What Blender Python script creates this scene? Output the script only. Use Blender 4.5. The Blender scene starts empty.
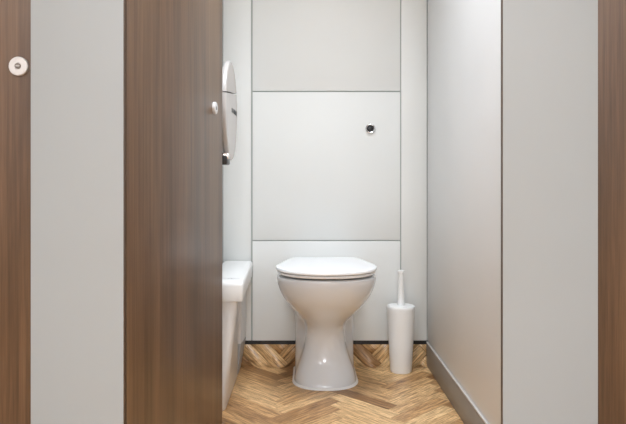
import bpy, bmesh, math, random
from mathutils import Vector, Matrix
random.seed(4)
scene = bpy.context.scene
C = scene.collection

# ------------------------------------------------------------------ camera
EYE = 0.80
F_PX = 640.0
cam_data = bpy.data.cameras.new('camera')
cam_data.sensor_width = 36.0
cam_data.lens = F_PX / 626.0 * 36.0
cam_data.shift_x = (313 - 306) / 626.0
cam_data.shift_y = -(212 - 178) / 626.0
cam_data.clip_start = 0.02
cam = bpy.data.objects.new('camera', cam_data)
C.objects.link(cam)
cam.location = (0, 0, EYE)
cam.rotation_euler = (math.pi / 2, 0, 0)
scene.camera = cam

# ------------------------------------------------------------------ world, exposure
world = bpy.data.worlds.new('world'); scene.world = world
world.use_nodes = True
world.node_tree.nodes['Background'].inputs[0].default_value = (1, 1, 1, 1)
world.node_tree.nodes['Background'].inputs[1].default_value = 0.05
vs = scene.view_settings
vs.view_transform = 'Standard'; vs.look = 'None'; vs.gamma = 1; vs.use_curve_mapping = False
vs.exposure = 0.0
P_CUBICLE = 13.0       # watts of each cubicle panel lamp
P_SIDE_FILL = 22.0         # watts of each added fill panel at the washroom's sides
P_FRONT_FILL = 62.0     # watts of each added frontal fill panel further back

# ------------------------------------------------------------------ dimensions (metres, y is depth)
YF = 1.23             # front faces of the pilasters
TP = 0.013            # board thickness
YB = 2.73             # face of the back wall
XL, XR = -0.356, 0.519
CEIL = 2.50
TOP = 2.05            # the cubicle boards stop short of the ceiling
ROOM = (-1.75, 1.80, -6.20)   # corridor: x0, x1, y of the wall behind the camera

# ------------------------------------------------------------------ materials
MATS = {}
def mat(name, col, rough=0.5, metal=0.0, coat=0.0, spec=0.5):
    m = bpy.data.materials.new(name); m.use_nodes = True
    b = m.node_tree.nodes['Principled BSDF']
    b.inputs['Base Color'].default_value = (*col, 1)
    b.inputs['Roughness'].default_value = rough
    b.inputs['Metallic'].default_value = metal
    b.inputs['Coat Weight'].default_value = coat
    b.inputs['Coat Roughness'].default_value = 0.10
    b.inputs['Specular IOR Level'].default_value = spec
    MATS[name] = m
    return m
def srgb(r, g, b):
    f = lambda c: (c / 12.92 if c <= 0.04045 else ((c + 0.055) / 1.055) ** 2.4)
    return (f(r / 255), f(g / 255), f(b / 255))

def laminate(name, col, rough, bump=0.015):
    """plain board laminate with the faintest orange-peel relief and tone drift"""
    m = mat(name, col, rough)
    nt = m.node_tree; b = nt.nodes['Principled BSDF']
    tc = nt.nodes.new('ShaderNodeTexCoord')
    n = nt.nodes.new('ShaderNodeTexNoise'); n.inputs['Scale'].default_value = 900
    bp = nt.nodes.new('ShaderNodeBump'); bp.inputs['Strength'].default_value = bump
    bp.inputs['Distance'].default_value = 0.0005
    nt.links.new(tc.outputs['Object'], n.inputs['Vector'])
    nt.links.new(n.outputs['Fac'], bp.inputs['Height'])
    nt.links.new(bp.outputs['Normal'], b.inputs['Normal'])
    n2 = nt.nodes.new('ShaderNodeTexNoise'); n2.inputs['Scale'].default_value = 2.5
    nt.links.new(tc.outputs['Object'], n2.inputs['Vector'])
    rp = nt.nodes.new('ShaderNodeValToRGB')
    rp.color_ramp.elements[0].position = 0.3; rp.color_ramp.elements[1].position = 0.7
    rp.color_ramp.elements[0].color = (*[c * 0.985 for c in col], 1)
    rp.color_ramp.elements[1].color = (*[min(1, c * 1.015) for c in col], 1)
    nt.links.new(n2.outputs['Fac'], rp.inputs['Fac'])
    nt.links.new(rp.outputs['Color'], b.inputs['Base Color'])
    return m

laminate('panel_white', srgb(234, 235, 232), 0.38)
laminate('pilaster_grey', srgb(173, 178, 180), 0.42)
laminate('partition', srgb(236, 236, 235), 0.40)
mat('core_brown', srgb(92, 72, 56), 0.5)
mat('groove_grey', srgb(176, 180, 176), 0.7)
mat('groove_dark', srgb(70, 74, 70), 0.7)
mat('black_strip', srgb(22, 22, 22), 0.45)
mat('skirting_grey', srgb(140, 136, 131), 0.42)
mat('capping', srgb(205, 202, 198), 0.35)
mat('ceramic', srgb(231, 233, 236), 0.14, coat=0.3)
mat('seat_plastic', srgb(246, 246, 246), 0.18)
mat('white_plastic', srgb(242, 242, 240), 0.30)
mat('bin_body', srgb(226, 224, 222), 0.32)
mat('bin_grey', srgb(176, 175, 174), 0.4)
mat('dispenser_plastic', srgb(194, 188, 183), 0.25)
mat('dispenser_rim', srgb(236, 232, 228), 0.25)
mat('silicone', srgb(245, 245, 244), 0.4)
mat('chrome', (0.75, 0.75, 0.76), 0.12, metal=1.0)
mat('satin_steel', (0.72, 0.71, 0.69), 0.33, metal=1.0)
mat('lock_white', srgb(222, 220, 219), 0.3)
mat('lock_dark', srgb(120, 112, 106), 0.35, metal=0.4)
mat('black_plastic', srgb(14, 14, 14), 0.3)
mat('ink_grey', srgb(105, 105, 110), 0.6)
mat('ink_black', srgb(20, 20, 20), 0.5)
mat('plaster', srgb(240, 240, 240), 0.85)
mat('floor_base', srgb(84, 62, 40), 0.6)
mat('lamp_metal', srgb(235, 235, 235), 0.4)
m = mat('lamp_diffuser', (1, 1, 1), 0.6)
m.node_tree.nodes['Principled BSDF'].inputs['Emission Color'].default_value = (1, 0.97, 0.93, 1)
m.node_tree.nodes['Principled BSDF'].inputs['Emission Strength'].default_value = 3.0

def walnut(name):
    m = mat(name, (0.2, 0.12, 0.08), 0.36)
    nt = m.node_tree; b = nt.nodes['Principled BSDF']; L = nt.links.new
    tc = nt.nodes.new('ShaderNodeTexCoord')
    oi = nt.nodes.new('ShaderNodeObjectInfo')
    add = nt.nodes.new('ShaderNodeVectorMath'); add.operation = 'MULTIPLY_ADD'
    comb = nt.nodes.new('ShaderNodeCombineXYZ')
    for i in range(3): L(oi.outputs['Random'], comb.inputs[i])
    L(comb.outputs[0], add.inputs[0]); add.inputs[1].default_value = (7, 3, 5)
    L(tc.outputs['Object'], add.inputs[2])
    def mapped(sx, sy, sz):
        mp = nt.nodes.new('ShaderNodeMapping'); mp.inputs['Scale'].default_value = (sx, sy, sz)
        L(add.outputs[0], mp.inputs['Vector']); return mp.outputs[0]
    def noise(vec, scale, detail, dist=0.0, rough=0.6):
        n = nt.nodes.new('ShaderNodeTexNoise')
        n.inputs['Scale'].default_value = scale; n.inputs['Detail'].default_value = detail
        n.inputs['Distortion'].default_value = dist; n.inputs['Roughness'].default_value = rough
        L(vec, n.inputs['Vector']); return n.outputs['Fac']
    broad = noise(mapped(9, 9, 0.7), 1.0, 4, 0.9)
    fine = noise(mapped(95, 95, 1.6), 1.0, 6, 0.3, 0.7)
    pores = noise(mapped(420, 420, 9), 1.0, 3)
    r1 = nt.nodes.new('ShaderNodeValToRGB')
    e = r1.color_ramp.elements
    e[0].position = 0.30; e[0].color = (*srgb(86, 63, 43), 1)
    e[1].position = 0.72; e[1].color = (*srgb(127, 99, 72), 1)
    k = e.new(0.5); k.color = (*srgb(109, 82, 59), 1)
    L(broad, r1.inputs['Fac'])
    r2 = nt.nodes.new('ShaderNodeValToRGB')
    r2.color_ramp.elements[0].position = 0.28; r2.color_ramp.elements[0].color = (0.46, 0.43, 0.40, 1)
    r2.color_ramp.elements[1].position = 0.66; r2.color_ramp.elements[1].color = (1.16, 1.14, 1.12, 1)
    L(fine, r2.inputs['Fac'])
    mx = nt.nodes.new('ShaderNodeMix'); mx.data_type = 'RGBA'; mx.blend_type = 'MULTIPLY'
    mx.inputs['Factor'].default_value = 0.85
    L(r1.outputs[0], mx.inputs['A']); L(r2.outputs[0], mx.inputs['B'])
    r3 = nt.nodes.new('ShaderNodeValToRGB')
    r3.color_ramp.elements[0].position = 0.33; r3.color_ramp.elements[0].color = (0.72, 0.70, 0.68, 1)
    r3.color_ramp.elements[1].position = 0.48; r3.color_ramp.elements[1].color = (1, 1, 1, 1)
    L(pores, r3.inputs['Fac'])
    mx2 = nt.nodes.new('ShaderNodeMix'); mx2.data_type = 'RGBA'; mx2.blend_type = 'MULTIPLY'
    mx2.inputs['Factor'].default_value = 0.6
    L(mx.outputs['Result'], mx2.inputs['A']); L(r3.outputs[0], mx2.inputs['B'])
    L(mx2.outputs['Result'], b.inputs['Base Color'])
    bp = nt.nodes.new('ShaderNodeBump'); bp.inputs['Strength'].default_value = 0.12
    bp.inputs['Distance'].default_value = 0.0006
    L(pores, bp.inputs['Height']); L(bp.outputs[0], b.inputs['Normal'])
    return m
walnut('walnut')

def oak(name):
    m = mat(name, (0.4, 0.26, 0.14), 0.36)
    nt = m.node_tree; b = nt.nodes['Principled BSDF']; L = nt.links.new
    uv = nt.nodes.new('ShaderNodeUVMap'); uv.uv_map = 'UVMap'
    at = nt.nodes.new('ShaderNodeAttribute'); at.attribute_name = 'tone'
    def mapped(sx, sy):
        mp = nt.nodes.new('ShaderNodeMapping'); mp.inputs['Scale'].default_value = (sx, sy, 1)
        L(uv.outputs[0], mp.inputs['Vector']); return mp.outputs[0]
    def noise(vec, detail, dist=0.0, rough=0.6):
        n = nt.nodes.new('ShaderNodeTexNoise'); n.inputs['Scale'].default_value = 1.0
        n.inputs['Detail'].default_value = detail; n.inputs['Distortion'].default_value = dist
        n.inputs['Roughness'].default_value = rough
        L(vec, n.inputs['Vector']); return n.outputs['Fac']
    grain = noise(mapped(9, 120), 5, 1.2, 0.65)
    streak = noise(mapped(14, 330), 3, 0.3, 0.6)
    knot = noise(mapped(11, 38), 2, 1.5)
    r0 = nt.nodes.new('ShaderNodeValToRGB')
    e = r0.color_ramp.elements
    e[0].position = 0.0; e[0].color = (*srgb(152, 112, 72), 1)
    e[1].position = 1.0; e[1].color = (*srgb(238, 202, 150), 1)
    k = e.new(0.45); k.color = (*srgb(206, 164, 114), 1)
    L(at.outputs['Fac'], r0.inputs['Fac'])
    def mult(a, fac_out, lo, hi, clo, chi=(1.06, 1.06, 1.06), amt=1.0):
        r = nt.nodes.new('ShaderNodeValToRGB')
        r.color_ramp.elements[0].position = lo; r.color_ramp.elements[0].color = (*clo, 1)
        r.color_ramp.elements[1].position = hi; r.color_ramp.elements[1].color = (*chi, 1)
        L(fac_out, r.inputs['Fac'])
        mx = nt.nodes.new('ShaderNodeMix'); mx.data_type = 'RGBA'; mx.blend_type = 'MULTIPLY'
        mx.inputs['Factor'].default_value = amt
        L(a, mx.inputs['A']); L(r.outputs[0], mx.inputs['B'])
        return mx.outputs['Result']
    c = mult(r0.outputs[0], grain, 0.32, 0.60, (0.36, 0.29, 0.23), (1.18, 1.18, 1.18))
    c = mult(c, streak, 0.34, 0.56, (0.55, 0.48, 0.43), (1.10, 1.10, 1.10), 0.9)
    c = mult(c, knot, 0.24, 0.36, (0.55, 0.46, 0.38), (1, 1, 1), 0.8)
    L(c, b.inputs['Base Color'])
    bp = nt.nodes.new('ShaderNodeBump'); bp.inputs['Strength'].default_value = 0.2
    bp.inputs['Distance'].default_value = 0.0006
    L(streak, bp.inputs['Height']); L(bp.outputs[0], b.inputs['Normal'])
    return m
oak('oak')

# ------------------------------------------------------------------ mesh helpers
def link(name, me, parent=None, loc=None):
    o = bpy.data.objects.new(name, me); C.objects.link(o)
    if parent is not None: o.parent = parent
    if loc is not None: o.location = loc
    return o
def shade(me, angle=35):
    for p in me.polygons: p.use_smooth = True
    me.set_sharp_from_angle(angle=math.radians(angle))
def from_bm(name, bm, mats, parent=None, loc=None, smooth=True):
    bmesh.ops.recalc_face_normals(bm, faces=bm.faces)
    me = bpy.data.meshes.new(name); bm.to_mesh(me); bm.free()
    for mm in (mats if isinstance(mats, (list, tuple)) else [mats]): me.materials.append(MATS[mm])
    if smooth: shade(me)
    return link(name, me, parent, loc)
def box_bm(x0, x1, y0, y1, z0, z1, bevel=0.0, seg=2):
    bm = bmesh.new()
    bmesh.ops.create_cube(bm, size=1.0)
    for v in bm.verts:
        v.co = Vector(((x0 + x1) / 2 + v.co.x * (x1 - x0), (y0 + y1) / 2 + v.co.y * (y1 - y0), (z0 + z1) / 2 + v.co.z * (z1 - z0)))
    if bevel: bmesh.ops.bevel(bm, geom=bm.edges[:], offset=bevel, segments=seg, affect='EDGES', profile=0.5)
    return bm
def board(name, x0, x1, y0, y1, z0, z1, face_mat, edge_mat, axis, parent=None, loc=None, bevel=0.0012):
    """board whose two broad faces (normal along axis) carry the decor, its edges the core"""
    bm = box_bm(x0, x1, y0, y1, z0, z1, bevel, 2)
    bmesh.ops.recalc_face_normals(bm, faces=bm.faces)
    for f in bm.faces: f.material_index = 0 if abs(f.normal[axis]) > 0.5 else 1
    return from_bm(name, bm, [face_mat, edge_mat], parent, loc)
def revolve_bm(profile, seg=48, cap=True):
    """profile of (r, z) spun about z"""
    bm = bmesh.new(); rings = []
    for r, z in profile:
        if r < 1e-6: rings.append([bm.verts.new((0, 0, z))])
        else: rings.append([bm.verts.new((r * math.cos(2 * math.pi * i / seg), r * math.sin(2 * math.pi * i / seg), z)) for i in range(seg)])
    for a, b in zip(rings, rings[1:]):
        for i in range(seg):
            j = (i + 1) % seg
            if len(a) == 1 and len(b) == 1: continue
            if len(a) == 1: bm.faces.new((a[0], b[i], b[j]))
            elif len(b) == 1: bm.faces.new((a[i], a[j], b[0]))
            else: bm.faces.new((a[i], a[j], b[j], b[i]))
    return bm
def loft_bm(rings, cap0=True, cap1=True):
    bm = bmesh.new(); R = [[bm.verts.new(p) for p in r] for r in rings]
    n = len(R[0])
    for a, b in zip(R, R[1:]):
        for i in range(n):
            j = (i + 1) % n; bm.faces.new((a[i], a[j], b[j], b[i]))
    if cap0: bm.faces.new(R[0])
    if cap1: bm.faces.new(R[-1])
    return bm
def tag(o, label, cat, group=None, kind=None):
    o['label'] = label
    o['category'] = cat
    if group: o['group'] = group
    if kind: o['kind'] = kind
    return o
def empty(name, loc, rotz=0.0):
    o = bpy.data.objects.new(name, None); C.objects.link(o)
    o.location = loc; o.rotation_euler = (0, 0, rotz); o.empty_display_size = 0.1
    return o
def rotx(bm, a): bmesh.ops.transform(bm, matrix=Matrix.Rotation(a, 4, 'X'), verts=bm.verts)
def roty(bm, a): bmesh.ops.transform(bm, matrix=Matrix.Rotation(a, 4, 'Y'), verts=bm.verts)
def move(bm, v): bmesh.ops.translate(bm, vec=v, verts=bm.verts)

# ------------------------------------------------------------------ floor: herringbone oak planks, turned up the back wall
COVE = 0.034
UP_Z = 0.0905
def unfold(p):
    """flat plan point -> the place on floor, cove or upstand; returns position and normal"""
    x, y = p
    ys = YB - COVE
    if y <= ys: return Vector((x, y, 0)), Vector((0, 0, 1))
    t = (y - ys) / COVE
    if t <= math.pi / 2:
        return Vector((x, ys + COVE * math.sin(t), COVE * (1 - math.cos(t)))), Vector((0, -math.sin(t), math.cos(t)))
    return Vector((x, YB, COVE + (t - math.pi / 2) * COVE)), Vector((0, -1, 0))
Y_TOP = YB - COVE + COVE * math.pi / 2 + (UP_Z - COVE)
def clip(poly, axis, val, keep_less):
    out = []
    for i in range(len(poly)):
        a, b = poly[i], poly[(i + 1) % len(poly)]
        ia = (a[axis] <= val) == keep_less; ib = (b[axis] <= val) == keep_less
        if ia: out.append(a)
        if ia != ib:
            t = (val - a[axis]) / (b[axis] - a[axis])
            out.append((a[0] + t * (b[0] - a[0]), a[1] + t * (b[1] - a[1])))
    return out
def clip_rect(poly, x0, x1, y0, y1):
    for ax, v, k in ((0, x0, False), (0, x1, True), (1, y0, False), (1, y1, True)):
        if len(poly) < 3: return []
        poly = clip(poly, ax, v, k)
    return poly if len(poly) >= 3 else []
def area(poly): return abs(sum(poly[i][0] * poly[(i + 1) % len(poly)][1] - poly[(i + 1) % len(poly)][0] * poly[i][1] for i in range(len(poly)))) / 2
PL, PW, GAP = 0.280, 0.056, 0.0006
HB_X, HB_Y = -0.075, 2.17
S2 = math.sqrt(0.5)
BANDS = [-9, YB - COVE] + [YB - COVE + COVE * math.pi / 2 * i / 4 for i in range(1, 5)] + [Y_TOP]
def plank_mesh(bm, poly, origin, d, tone, uvl, tl):
    n = (-d[1], d[0]); ou, ov = random.uniform(0, 50), random.uniform(0, 50)
    flip = random.random() < 0.5
    for a, b in zip(BANDS, BANDS[1:]):
        q = clip_rect(poly, -9, 9, a, b)
        if len(q) < 3 or area(q) < 1e-7: continue
        vs_ = []
        for p in q:
            pos, nor = unfold(p); vs_.append((bm.verts.new(pos + nor * 0.0012), p))
        f = bm.faces.new([v for v, _ in vs_]); f.smooth = b > YB - COVE
        for lp, (_, p) in zip(f.loops, vs_):
            rx, ry = p[0] - origin[0], p[1] - origin[1]
            u, v = rx * d[0] + ry * d[1], rx * n[0] + ry * n[1]
            lp[uvl].uv = ((-u if flip else u) + ou, v + ov); lp[tl] = (tone, tone, tone, 1)
        lo = [(bm.verts.new(unfold(p)[0]), v) for v, p in vs_]      # skirt: gives the plank its thickness
        for i in range(len(lo)):
            j = (i + 1) % len(lo)
            g = bm.faces.new((lo[i][0], lo[j][0], vs_[j][0], vs_[i][0]))
            for lp in g.loops: lp[uvl].uv = (ou, ov); lp[tl] = (tone * 0.6,) * 3 + (1,)
    bmesh.ops.remove_doubles(bm, verts=bm.verts, dist=1e-6) if len(bm.verts) < 200 else None
def new_plank_bm():
    bm = bmesh.new(); return bm, bm.loops.layers.uv.new('UVMap'), bm.loops.layers.float_color.new('tone')
def herring():
    out = []
    for s in range(-14, 15):
        for k in range(-150, 60):
            for kind in (0, 1):
                px, py = k * PW + s * 2 * PL, k * PW
                if kind == 0: r = (px, py, px + PL, py + PW)
                else: r = (px + PL, py + PW - PL, px + PL + PW, py + PW)
                g = GAP / 2
                cs = [(r[0] + g, r[1] + g), (r[2] - g, r[1] + g), (r[2] - g, r[3] - g), (r[0] + g, r[3] - g)]
                poly = [(HB_X + (a - b) * S2, HB_Y + (a + b) * S2) for a, b in cs]
                d = (S2, S2) if kind == 0 else (-S2, S2)
                out.append((poly, poly[0], d))
    return out
fl = from_bm('floor', box_bm(ROOM[0], ROOM[1], ROOM[2], YB, -0.05, 0.0), 'floor_base', smooth=False)
tag(fl, 'oak herringbone floor turned up the foot of the back wall', 'floor', kind='structure')
rest, ruv, rtl = new_plank_bm()
n_pl = 0
for poly, org, d in herring():
    tone = min(1, max(0, random.gauss(0.52, 0.34)))
    a = clip_rect(poly, XL, XR, YF + 0.02, Y_TOP)
    if a and area(a) > 4e-5:
        bm, u, t = new_plank_bm()
        plank_mesh(bm, a, org, d, tone, u, t)
        me = bpy.data.meshes.new('plank'); bm.to_mesh(me); bm.free(); me.materials.append(MATS['oak'])
        link('plank', me, fl); n_pl += 1
    b = clip_rect(poly, ROOM[0], ROOM[1], ROOM[2], YF + 0.02)
    if b and area(b) > 4e-5: plank_mesh(rest, b, org, d, tone, ruv, rtl)
me = bpy.data.meshes.new('corridor_planks'); rest.to_mesh(me); rest.free(); me.materials.append(MATS['oak'])
o = link('corridor_planks', me, fl); o['kind'] = 'stuff'
# backing of the coved upstand
bm = bmesh.new(); rows = []
for y in [YB - COVE] + BANDS[2:]:
    p, n = unfold((0, y)); p = p - n * 0.0
    rows.append([bm.verts.new((XL, p.y, p.z)), bm.verts.new((XR, p.y, p.z))])
rows.append([bm.verts.new((XL, YB + 0.0044, UP_Z)), bm.verts.new((XR, YB + 0.0044, UP_Z))])
for a, b in zip(rows, rows[1:]): bm.faces.new((a[0], a[1], b[1], b[0]))
from_bm('upstand', bm, 'floor_base', fl)

# ------------------------------------------------------------------ back wall: panels with shadow gaps
wb = from_bm('wall_back', box_bm(ROOM[0], ROOM[1], YB + 0.0045, YB + 0.10, 0, CEIL), 'groove_grey', smooth=False)
tag(wb, 'pale panelled back wall behind the toilet', 'wall', kind='structure')
def wpanel(x0, x1, z0, z1, label=None):
    o = from_bm('panel', box_bm(x0, x1, YB, YB + 0.0044, z0, z1, 0.0010), 'panel_white', wb)
    return o
GX0, GX1, GZ0, GZ1, PZ = -0.2315, 0.404, 0.533, 1.169, 0.1065
wpanel(XL + 0.003, GX0 - 0.0035, PZ, CEIL - 0.002)
wpanel(GX1 + 0.0025, XR - 0.004, PZ, CEIL - 0.002)
wpanel(GX0 + 0.0035, GX1 - 0.0025, PZ, GZ0 - 0.0025)
wpanel(GX0 + 0.0035, GX1 - 0.0025, GZ0 + 0.0025, GZ1 - 0.0025)
wpanel(GX0 + 0.0035, GX1 - 0.0025, GZ1 + 0.0025, CEIL - 0.002)
tr = from_bm('trim_1', box_bm(XL, XR, YB + 0.001, YB + 0.0044, UP_Z + 0.0005, PZ - 0.0005), 'black_strip', smooth=False)
tag(tr, 'black strip under the pale back wall panels', 'trim', kind='structure')

# ------------------------------------------------------------------ partitions
wr = board('wall_right', XR, XR + TP, YF + TP, YB + 0.0044, 0, TOP, 'partition', 'core_brown', 0)
tag(wr, 'pale partition wall beside the toilet brush', 'wall', kind='structure')
wl = board('wall_left', XL - TP, XL, YF + TP, YB + 0.0044, 0, TOP, 'partition', 'core_brown', 0)
tag(wl, 'pale partition wall behind the round dispenser', 'wall', kind='structure')
sk = from_bm('baseboard_right', box_bm(XR - 0.006, XR - 0.0002, YF + TP + 0.002, YB - 0.003, 0.0015, 0.097, 0.001), 'skirting_grey')
tag(sk, 'grey skirting along the foot of the right partition', 'baseboard', kind='structure')
from_bm('capping_strip', box_bm(XR - 0.0075, XR - 0.0002, YF + TP + 0.002, YB - 0.003, 0.0972, 0.1035, 0.0012), 'capping', sk)
sk = from_bm('baseboard_left', box_bm(XL + 0.0002, XL + 0.006, YF + TP + 0.002, YB - 0.003, 0.0015, 0.097, 0.001), 'skirting_grey')
tag(sk, 'grey skirting along the foot of the left partition', 'baseboard', kind='structure')
from_bm('capping_strip', box_bm(XL + 0.0002, XL + 0.0075, YF + TP + 0.002, YB - 0.003, 0.0972, 0.1035, 0.0012), 'capping', sk)

# ------------------------------------------------------------------ cubicle front: pilasters
wf = empty('wall_front', (0, YF, 0))
tag(wf, 'pale grey upright boards of the cubicle fronts between the wooden doors', 'wall', kind='structure')
PIL = [(-0.5295, -0.3505), (0.378, 0.5615), (-1.45, -1.27), (1.30, 1.48)]
for x0, x1 in PIL:
    board('pilaster', x0, x1, 0, TP, 0.003, TOP, 'pilaster_grey', 'core_brown', 1, wf)
for x0, x1 in ((ROOM[0], -1.452), (1.482, ROOM[1])):
    board('end_board', x0, x1, 0, TP, 0.003, TOP, 'pilaster_grey', 'core_brown', 1, wf)

# ------------------------------------------------------------------ doors
LOCK_Z = 1.0165
def lock(parent, x, z, face_y):
    """round indicator bolt on the outside of a door; door local axes, outside looks along -y"""
    R = 0.0185
    bm = revolve_bm([(0.0, 0.0), (R, 0.0), (R, 0.006), (R - 0.0012, 0.0075), (R - 0.003, 0.008), (0.0068, 0.008), (0.0058, 0.0066), (0.0, 0.0066)], 40)
    rotx(bm, math.pi / 2); move(bm, (x, face_y, z))
    rose = from_bm('lock_rose', bm, 'lock_white', parent)
    bm = revolve_bm([(0.0, 0.0062), (0.0056, 0.0062), (0.0052, 0.0085), (0.0042, 0.009), (0, 0.009)], 24)
    rotx(bm, math.pi / 2); move(bm, (x, face_y, z))
    spin = from_bm('emergency_slot', bm, 'lock_dark', rose)
    spin['label'] = 'small dark metal slot in the middle of the white rose'
    from_bm('slot_bar', box_bm(x - 0.0038, x + 0.0038, face_y - 0.0098, face_y - 0.0088, z - 0.0008, z + 0.0008, 0.0003), 'lock_white', rose)
DL = 0.765
def door(name, hinge, ang, label, lock_z=LOCK_Z, lock_at=True):
    d = empty(name, hinge, ang)
    tag(d, label, 'door', kind='structure')
    board('leaf', 0.0, DL, 0.0, TP, 0.012, TOP - 0.01, 'walnut', 'core_brown', 1, d)
    for z in (0.22, 1.10, 1.80):
        bm = revolve_bm([(0, 0), (0.0065, 0), (0.0065, 0.09), (0, 0.09)], 16); move(bm, (-0.0068, TP + 0.0065, z))
        hg = from_bm('hinge', bm, 'satin_steel', d)
        from_bm('hinge_leaf', box_bm(-0.004, 0.04, TP, TP + 0.002, z + 0.01, z + 0.08, 0.0005), 'satin_steel', hg)
    if lock_at:
        lock(d, 0.661, lock_z, 0.0)
        bx = from_bm('bolt_case', box_bm(0.625, 0.71, TP, TP + 0.018, lock_z - 0.02, lock_z + 0.02, 0.003), 'lock_white', d)
        from_bm('thumb_turn', box_bm(0.65, 0.672, TP + 0.0181, TP + 0.035, lock_z - 0.004, lock_z + 0.004, 0.002), 'satin_steel', bx)
    return d
YD = YF + TP + 0.0015
door('door_1', (-0.557 - 0.661, YD, 0), 0.0, 'closed walnut door left of the left pale board, round white lock in full face')
door('door_2', (-0.3485, YD, 0), math.radians(90 - 6.5), 'open walnut door swung into the cubicle along the left partition', LOCK_Z - 0.009)
door('door_3', (0.575 - 0.05, YD, 0), 0.0, 'closed walnut door at the right edge, beside the right pale board')

# ------------------------------------------------------------------ rest of the room (out of frame)
o = from_bm('ceiling', box_bm(ROOM[0], ROOM[1], ROOM[2], YB + 0.1, CEIL, CEIL + 0.05), 'plaster', smooth=False)
tag(o, 'plain white ceiling over the cubicles and corridor', 'ceiling', kind='structure')
o = from_bm('wall_corridor', box_bm(ROOM[0], ROOM[1], ROOM[2] - 0.05, ROOM[2], 0, CEIL), 'plaster', smooth=False)
tag(o, 'plain off-white corridor wall facing the cubicle doors', 'wall', kind='structure')
o = from_bm('wall_end_left', box_bm(ROOM[0] - 0.05, ROOM[0], ROOM[2] - 0.05, YB + 0.1, 0, CEIL), 'plaster', smooth=False)
tag(o, 'plain off-white end wall left of the cubicle row', 'wall', kind='structure')
o = from_bm('wall_end_right', box_bm(ROOM[1], ROOM[1] + 0.05, ROOM[2] - 0.05, YB + 0.1, 0, CEIL), 'plaster', smooth=False)
tag(o, 'plain off-white end wall right of the cubicle row', 'wall', kind='structure')

def panel_lamp(x, y, sx, sy, watts, label, spread=180):
    t = empty('ceiling_light', (x, y, CEIL)); tag(t, label, 'light')
    fr = bmesh.new()
    for (a, b, c, d) in ((-sx/2, sx/2, -sy/2, -sy/2 + .02), (-sx/2, sx/2, sy/2 - .02, sy/2), (-sx/2, -sx/2 + .02, -sy/2 + .02, sy/2 - .02), (sx/2 - .02, sx/2, -sy/2 + .02, sy/2 - .02)):
        tmp = box_bm(a, b, c, d, -0.014, -0.0005); me = bpy.data.meshes.new('t'); tmp.to_mesh(me); tmp.free(); fr.from_mesh(me); bpy.data.meshes.remove(me)
    from_bm('frame', fr, 'lamp_metal', t, smooth=False)
    from_bm('diffuser', box_bm(-sx/2 + .02, sx/2 - .02, -sy/2 + .02, sy/2 - .02, -0.010, -0.0005), 'lamp_diffuser', t, smooth=False)
    ld = bpy.data.lights.new('panel_light', 'AREA'); ld.shape = 'RECTANGLE'; ld.size = sx - .04; ld.size_y = sy - .04
    ld.energy = watts; ld.spread = math.radians(spread); ld.color = (0.915, 1.0, 1.10)
    lo = bpy.data.objects.new('panel_light', ld); C.objects.link(lo); lo.parent = t; lo.location = (0, 0, -0.016)
panel_lamp(0.04, 1.66, 0.60, 0.60, P_CUBICLE, 'white square ceiling light over the toilet', 101)
panel_lamp(-1.10, -1.40, 0.60, 1.20, P_SIDE_FILL, 'added white oblong fill panel, unseen, at the left of the washroom')  # added out of view to brighten the right partition through the doorway
panel_lamp(1.15, -1.40, 0.60, 1.20, P_SIDE_FILL, 'added white oblong fill panel, unseen, at the right of the washroom')  # added out of view to brighten the open door leaf
panel_lamp(0.02, -3.20, 0.60, 1.20, P_FRONT_FILL, 'added white oblong frontal fill panel, unseen, in the middle of the washroom')  # added on the doorway axis to lift the low back wall
panel_lamp(0.02, -5.00, 0.60, 1.20, P_FRONT_FILL, 'added white oblong frontal fill panel, unseen, by the far washroom wall')  # second added fill, set far back to even out the frontal light

# ------------------------------------------------------------------ toilet
TX = 0.0757
tl = empty('toilet', (TX, YB - 0.001, 0))
tag(tl, 'white ceramic back-to-wall toilet with closed lid', 'toilet')
def sstep(a, b, t):
    t = min(1, max(0, (t - a) / (b - a))); return t * t * (3 - 2 * t)
def outline(yf, yc, hf, n, hr, trans, yb, z, nf=18, nr=12):
    """closed outline: D-nosed front, straight or stepped flanks, flat back; local to the toilet (y=0 at the wall)"""
    right = []
    for i in range(nr):
        y = yb + (yc - yb) * i / nr
        w = hf + (hr - hf) * sstep(yc, yc + trans, y)
        right.append((w, y))
    for i in range(nf):
        a = (math.pi / 2) * i / nf
        c, s = math.cos(a), math.sin(a)
        right.append((hf * c ** (2 / n), yc - (yc - yf) * s ** (2 / n)))
    pts = right + [(0.0, yf)] + [(-x, y) for x, y in reversed(right)]
    return [(x, y - (YB - 0.001), z) for x, y in pts]
YBK = YB - 0.0015
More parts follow.
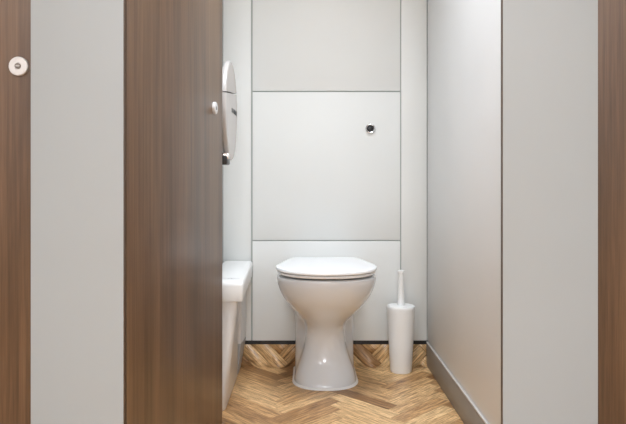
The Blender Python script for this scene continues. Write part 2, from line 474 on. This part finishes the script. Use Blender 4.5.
SEC = [  # z, front y, y of the widest front, half width front, exponent, half width rear, step length
    (0.0010, 2.4100, 2.530, 0.1215, 2.25, 0.1215, .10),
    (0.0120, 2.4105, 2.530, 0.1215, 2.25, 0.1215, .10),
    (0.0280, 2.4200, 2.530, 0.1185, 2.25, 0.1205, .10),
    (0.0550, 2.4420, 2.535, 0.1090, 2.20, 0.1200, .10),
    (0.0900, 2.4640, 2.540, 0.0960, 2.15, 0.1195, .10),
    (0.1350, 2.4730, 2.540, 0.0820, 2.10, 0.1195, .10),
    (0.1850, 2.4680, 2.535, 0.0735, 2.05, 0.1195, .10),
    (0.2200, 2.4480, 2.520, 0.0725, 2.00, 0.1195, .10),
    (0.2450, 2.4150, 2.500, 0.0800, 2.00, 0.1195, .11),
    (0.2700, 2.3720, 2.470, 0.0980, 2.05, 0.1195, .12),
    (0.3000, 2.3260, 2.440, 0.1210, 2.10, 0.1200, .14),
    (0.3350, 2.2820, 2.415, 0.1475, 2.15, 0.1240, .16),
    (0.3750, 2.2460, 2.400, 0.1715, 2.20, 0.1330, .20),
    (0.4150, 2.2260, 2.390, 0.1830, 2.25, 0.1390, .24),
    (0.4360, 2.2240, 2.385, 0.1850, 2.25, 0.1410, .26),
    (0.4415, 2.2280, 2.385, 0.1820, 2.25, 0.1390, .26),
    (0.4420, 2.2500, 2.385, 0.1600, 2.25, 0.1250, .26),
]
rings = [outline(yf, yc, hf, n, hr, tr_, YBK, z) for z, yf, yc, hf, n, hr, tr_ in SEC]
bm = loft_bm(rings)
pan = from_bm('pan', bm, 'ceramic', tl, smooth=False)
for p in pan.data.polygons: p.use_smooth = True
cr = pan.data.attributes.new('crease_edge', 'FLOAT', 'EDGE')
zmin, zmax = 0.0011, 0.4419
for e in pan.data.edges:
    za, zb = (pan.data.vertices[i].co.z for i in e.vertices)
    if (za < zmin and zb < zmin) or (za > zmax and zb > zmax): cr.data[e.index].value = 1.0
    ya, yb_ = (pan.data.vertices[i].co.y for i in e.vertices)
    xa, xb = (pan.data.vertices[i].co.x for i in e.vertices)
    if ya > -0.0011 and yb_ > -0.0011 and xa * xb > 0: cr.data[e.index].value = 1.0
sub = pan.modifiers.new('subdivision', 'SUBSURF'); sub.levels = 2; sub.render_levels = 2
# sealant line round the foot
z, yf, yc, hf, n, hr, tr_ = SEC[0]
r_out0 = outline(yf - .0095, yc, hf + .0085, n, hr + .0075, tr_, YBK - 0.03, 0.0014, 30)
r_out1 = outline(yf - .0080, yc, hf + .0072, n, hr + .0065, tr_, YBK - 0.03, 0.0030, 30)
r_in = outline(yf - .0002, yc, hf + .0002, n, hr + .0002, tr_, YBK - 0.03, 0.0080, 30)
sl = from_bm('sealant_line', loft_bm([r_out0, r_out1, r_in], False, False), 'silicone', pan)

def lid_outline(z, d=0.0, nf=26):
    """seat and lid plan, pulled in by d"""
    right = [(0.05, 2.640 - d), (0.100, 2.640 - d), (0.118 - d, 2.638 - d), (0.1295 - d, 2.633 - d), (0.1345 - d, 2.622 - d)]
    for i in range(1, 7):
        t = i / 6
        right.append((0.1345 + (0.1880 - 0.1345) * (t ** 0.80) - d, 2.622 - t * (2.622 - 2.395)))
    yc, yf, hf = 2.395, 2.208 + d, 0.1880 - d
    for i in range(1, nf):
        a = (math.pi / 2) * i / nf
        right.append((hf * math.cos(a) ** (2 / 2.25), yc - (yc - yf) * math.sin(a) ** (2 / 2.25)))
    pts = right + [(0.0, yf)] + [(-x, y) for x, y in reversed(right)]
    return [(x, y - (YB - 0.001), z) for x, y in pts]
st = from_bm('seat', loft_bm([lid_outline(0.4485, .014), lid_outline(0.4492, .009), lid_outline(0.4520, .0055), lid_outline(0.4575, .0055), lid_outline(0.4590, .0075)]), 'seat_plastic', tl)
ld_ = from_bm('lid', loft_bm([lid_outline(0.4608, .006), lid_outline(0.4616, .0025), lid_outline(0.4650, .0), lid_outline(0.4700, .0), lid_outline(0.4728, .0015), lid_outline(0.4742, .005), lid_outline(0.4748, .012)]), 'seat_plastic', tl)
for sx in (-1, 1):
    bm = revolve_bm([(0, 0.4422), (0.016, 0.4422), (0.016, 0.4600), (0.013, 0.4640), (0, 0.4640)], 24)
    move(bm, (sx * 0.078, 2.668 - (YB - 0.001), 0))
    h = from_bm('hinge', bm, 'chrome', tl)
    bm = revolve_bm([(0, -0.02), (0.006, -0.02), (0.006, 0.02), (0, 0.02)], 16); rotx(bm, math.pi / 2)
    move(bm, (sx * 0.078, 2.648 - (YB - 0.001), 0.4535)); from_bm('hinge_pin', bm, 'chrome', h)
for x, y in ((-0.13, 2.34), (0.13, 2.34), (-0.11, 2.56), (0.11, 2.56)):
    from_bm('buffer', box_bm(x - .012, x + .012, y - (YB - .001) - .006, y - (YB - .001) + .006, 0.4418, 0.4487, 0.001), 'silicone', st)

# ------------------------------------------------------------------ toilet brush
tb = empty('toilet_brush', (0.3925, 2.645, 0.0013))
tag(tb, 'white toilet brush in a tapered white holder', 'toilet brush')
prof = [(0, 0), (0.0415, 0), (0.0435, 0.002), (0.0445, 0.006), (0.0510, 0.13), (0.0572, 0.255), (0.0583, 0.2680), (0.0575, 0.2700), (0.0555, 0.2700), (0.0545, 0.266), (0.0420, 0.01), (0, 0.01)]
from_bm('holder', revolve_bm(prof, 56), 'white_plastic', tb)
lidp = [(0, 0.2655), (0.0542, 0.2655), (0.0542, 0.2700), (0.0530, 0.2722), (0.026, 0.2735), (0.0, 0.2738)]
from_bm('brush_lid', revolve_bm(lidp, 56), 'white_plastic', tb)
hp = [(0, 0.2739), (0.0170, 0.2739), (0.0155, 0.2800), (0.0135, 0.3000), (0.0122, 0.3450), (0.0112, 0.4000), (0.0112, 0.4060), (0.0138, 0.4070), (0.0142, 0.4120), (0.0136, 0.4165), (0.0115, 0.4180), (0, 0.4180)]
from_bm('handle', revolve_bm(hp, 32), 'white_plastic', tb)

# ------------------------------------------------------------------ flush sensor on the wall
fs = empty('flush_button', (0.2745, YB, 1.0105))
tag(fs, 'round chrome flush sensor with black eye on the middle wall panel', 'flush button')
bm = revolve_bm([(0.0115, 0.0), (0.0215, 0.0), (0.0215, 0.004), (0.0195, 0.0075), (0.0170, 0.0085), (0.0135, 0.0070), (0.0115, 0.004), (0.0115, 0.0)], 40)
rotx(bm, math.pi / 2); move(bm, (0, -0.0003, 0)); from_bm('ring', bm, 'chrome', fs)
bm = revolve_bm([(0, 0.0), (0.0114, 0.0), (0.0114, 0.006), (0.0095, 0.0095), (0, 0.0105)], 32)
rotx(bm, math.pi / 2); move(bm, (0, -0.0003, 0)); from_bm('sensor_eye', bm, 'black_plastic', fs)

# ------------------------------------------------------------------ sanitary bin
sb = empty('sanitary_bin', (-0.29, 2.45, 0.0013))
tag(sb, 'slim white sanitary bin with a deep lid left of the toilet', 'bin')
bo = Vector((-0.29, 2.45, 0.0013))
def quad_ring(xr_f, xr_b, xl, y0, y1, z, r=0.008, seg=4):
    """rounded quadrilateral in plan: right flank may run askew"""
    cs = [Vector((xl, y0)), Vector((xr_f, y0)), Vector((xr_b, y1)), Vector((xl, y1))]
    pts = []
    for i, c in enumerate(cs):
        a = (cs[i - 1] - c).normalized(); b = (cs[(i + 1) % 4] - c).normalized()
        rr = r
        for k in range(seg + 1):
            t = k / seg
            p0, p1, p2 = c + a * rr, c, c + b * rr
            p = p0 * (1 - t) ** 2 + p1 * 2 * t * (1 - t) + p2 * t * t
            pts.append((p.x - bo.x, p.y - bo.y, z))
    return pts
XBL = XL + 0.009
body = [quad_ring(-0.2785, -0.2765, XBL, 2.185, 2.600, 0.000, .030), quad_ring(-0.2765, -0.2755, XBL, 2.182, 2.600, 0.004, .030),
        quad_ring(-0.2320, -0.2750, XBL, 2.172, 2.600, 0.368, .030), quad_ring(-0.2315, -0.2750, XBL, 2.171, 2.600, 0.380, .030)]
bd = from_bm('body', loft_bm(body), 'bin_body', sb)
rear = [quad_ring(-0.2640, -0.2560, XBL, 2.6005, 2.715, 0.125, .004), quad_ring(-0.2600, -0.2520, XBL, 2.6005, 2.715, 0.380, .004)]
from_bm('rear_housing', loft_bm(rear), 'bin_body', sb)
foot = [quad_ring(-0.2765, -0.2770, XBL, 2.6005, 2.715, 0.0, .003), quad_ring(-0.2640, -0.2540, XBL, 2.6005, 2.715, 0.1245, .003)]
ft = from_bm('rear_foot', loft_bm(foot), 'bin_grey', sb); ft['label'] = 'grey foot at the back of the white bin'
def lid_ring(d, z): return quad_ring(-0.2120 - d, -0.2270 - d, XBL - 0.002 + d, 2.160 + d, 2.722 - d, z - 0.004, 0.014, 6)
lid = from_bm('lid', loft_bm([lid_ring(.006, .3845), lid_ring(.0035, .3850), lid_ring(.0025, .3880), lid_ring(.0, .4380), lid_ring(.0015, .4455), lid_ring(.005, .4500), lid_ring(.012, .4520), lid_ring(.03, .4530)]), 'white_plastic', sb)
# faint grey script across the lid, too small in the photograph to read: a running pen line
pts = []
N = 70
for i in range(N + 1):
    t = i / N
    x = -0.3080 + 0.076 * t
    y = 2.232 + 0.0075 * math.sin(t * 44) * (0.55 + 0.45 * math.sin(t * 11 + 1)) - 0.006 * t
    pts.append((x - bo.x, y - bo.y))
bm = bmesh.new(); prev = None
for i, (x, y) in enumerate(pts):
    a, b = pts[max(0, i - 1)], pts[min(N, i + 1)]
    dx, dy = b[0] - a[0], b[1] - a[1]; l = math.hypot(dx, dy); nx, ny = -dy / l * .0010, dx / l * .0010
    zt = 0.4494
    cur = [bm.verts.new((x + nx, y + ny, zt)), bm.verts.new((x - nx, y - ny, zt))]
    if prev: bm.faces.new((prev[0], prev[1], cur[1], cur[0]))
    prev = cur
bmesh.ops.solidify(bm, geom=bm.faces[:], thickness=0.0004)
sc = from_bm('lettering', bm, 'ink_grey', lid); sc['label'] = 'faint grey script lettering'

# ------------------------------------------------------------------ round tissue dispenser on the left partition
DX, DY, DZ, DR = -0.2575, 2.233, 1.034, 0.172
td = empty('tissue_dispenser', (XL, DY, DZ))
tag(td, 'round off-white toilet tissue dispenser on the left partition', 'tissue dispenser')
dep = DX - XL
bm = revolve_bm([(0, 0.0005), (DR - 0.045, 0.0005), (DR - 0.040, 0.004), (DR - 0.022, dep - 0.020), (0, dep - 0.020)], 96)
roty(bm, math.pi / 2); from_bm('housing', bm, 'dispenser_rim', td)
def half_disc(name, keep_top, zc, material):
    bm = revolve_bm([(0, dep - 0.0195), (DR - 0.004, dep - 0.0195), (DR, dep - 0.014), (DR, dep - 0.006), (DR - 0.0015, dep - 0.0025), (DR - 0.005, dep - 0.0005), (DR - 0.012, dep), (0, dep)], 96)
    roty(bm, math.pi / 2)
    geom = bm.verts[:] + bm.edges[:] + bm.faces[:]
    r = bmesh.ops.bisect_plane(bm, geom=geom, plane_co=(0, 0, zc), plane_no=Vector((0, -0.105, 1)) * (-1 if keep_top else 1), clear_outer=True)
    ed = [e for e in bm.edges if e.is_boundary]
    bmesh.ops.holes_fill(bm, edges=ed)
    return from_bm(name, bm, material, td)
SEAM = 0.062
half_disc('upper_cover', True, SEAM + 0.0018, 'dispenser_plastic')
cov = half_disc('lower_cover', False, SEAM - 0.0018, 'dispenser_plastic')
# black key slot and short black logo word
from_bm('key_slot', box_bm(dep + 0.0002, dep + 0.0012, -0.013, 0.013, -0.006, 0.0095, 0.0004), 'ink_black', cov)
bm = bmesh.new()
def stroke(a, b, w=0.0075):
    (y0, z0), (y1, z1) = a, b; dy, dz = y1 - y0, z1 - z0; l = math.hypot(dy, dz); ny, nz = -dz / l * w / 2, dy / l * w / 2
    f = [(y0 + ny, z0 + nz), (y1 + ny, z1 + nz), (y1 - ny, z1 - nz), (y0 - ny, z0 - nz)]
    lo = [bm.verts.new((dep + 0.0002, p, q)) for p, q in f]; hi = [bm.verts.new((dep + 0.0010, p, q)) for p, q in f]
    bm.faces.new(lo); bm.faces.new(hi)
    for i in range(4): bm.faces.new((lo[i], lo[(i + 1) % 4], hi[(i + 1) % 4], hi[i]))
y = 0.040
for k in range(4):
    stroke((y, -0.004), (y, 0.010)); stroke((y, 0.009), (y + 0.017, -0.002)); stroke((y + 0.018, -0.003), (y + 0.018, 0.009)) if k % 2 else None
    y += 0.026
lg = from_bm('logo', bm, 'ink_black', cov, smooth=False); lg['label'] = 'short black logo word'
# outlet with black tear bar under the housing
bm = box_bm(0.018, dep - 0.002, -0.125, -0.045, -0.190, -0.160, 0.006)
out = from_bm('outlet', bm, 'black_plastic', td); out['label'] = 'black paper outlet at the bottom'
bm = box_bm(0.030, dep + 0.002, -0.118, -0.085, -0.172, -0.150, 0.004)
from_bm('catch', bm, 'chrome', out)
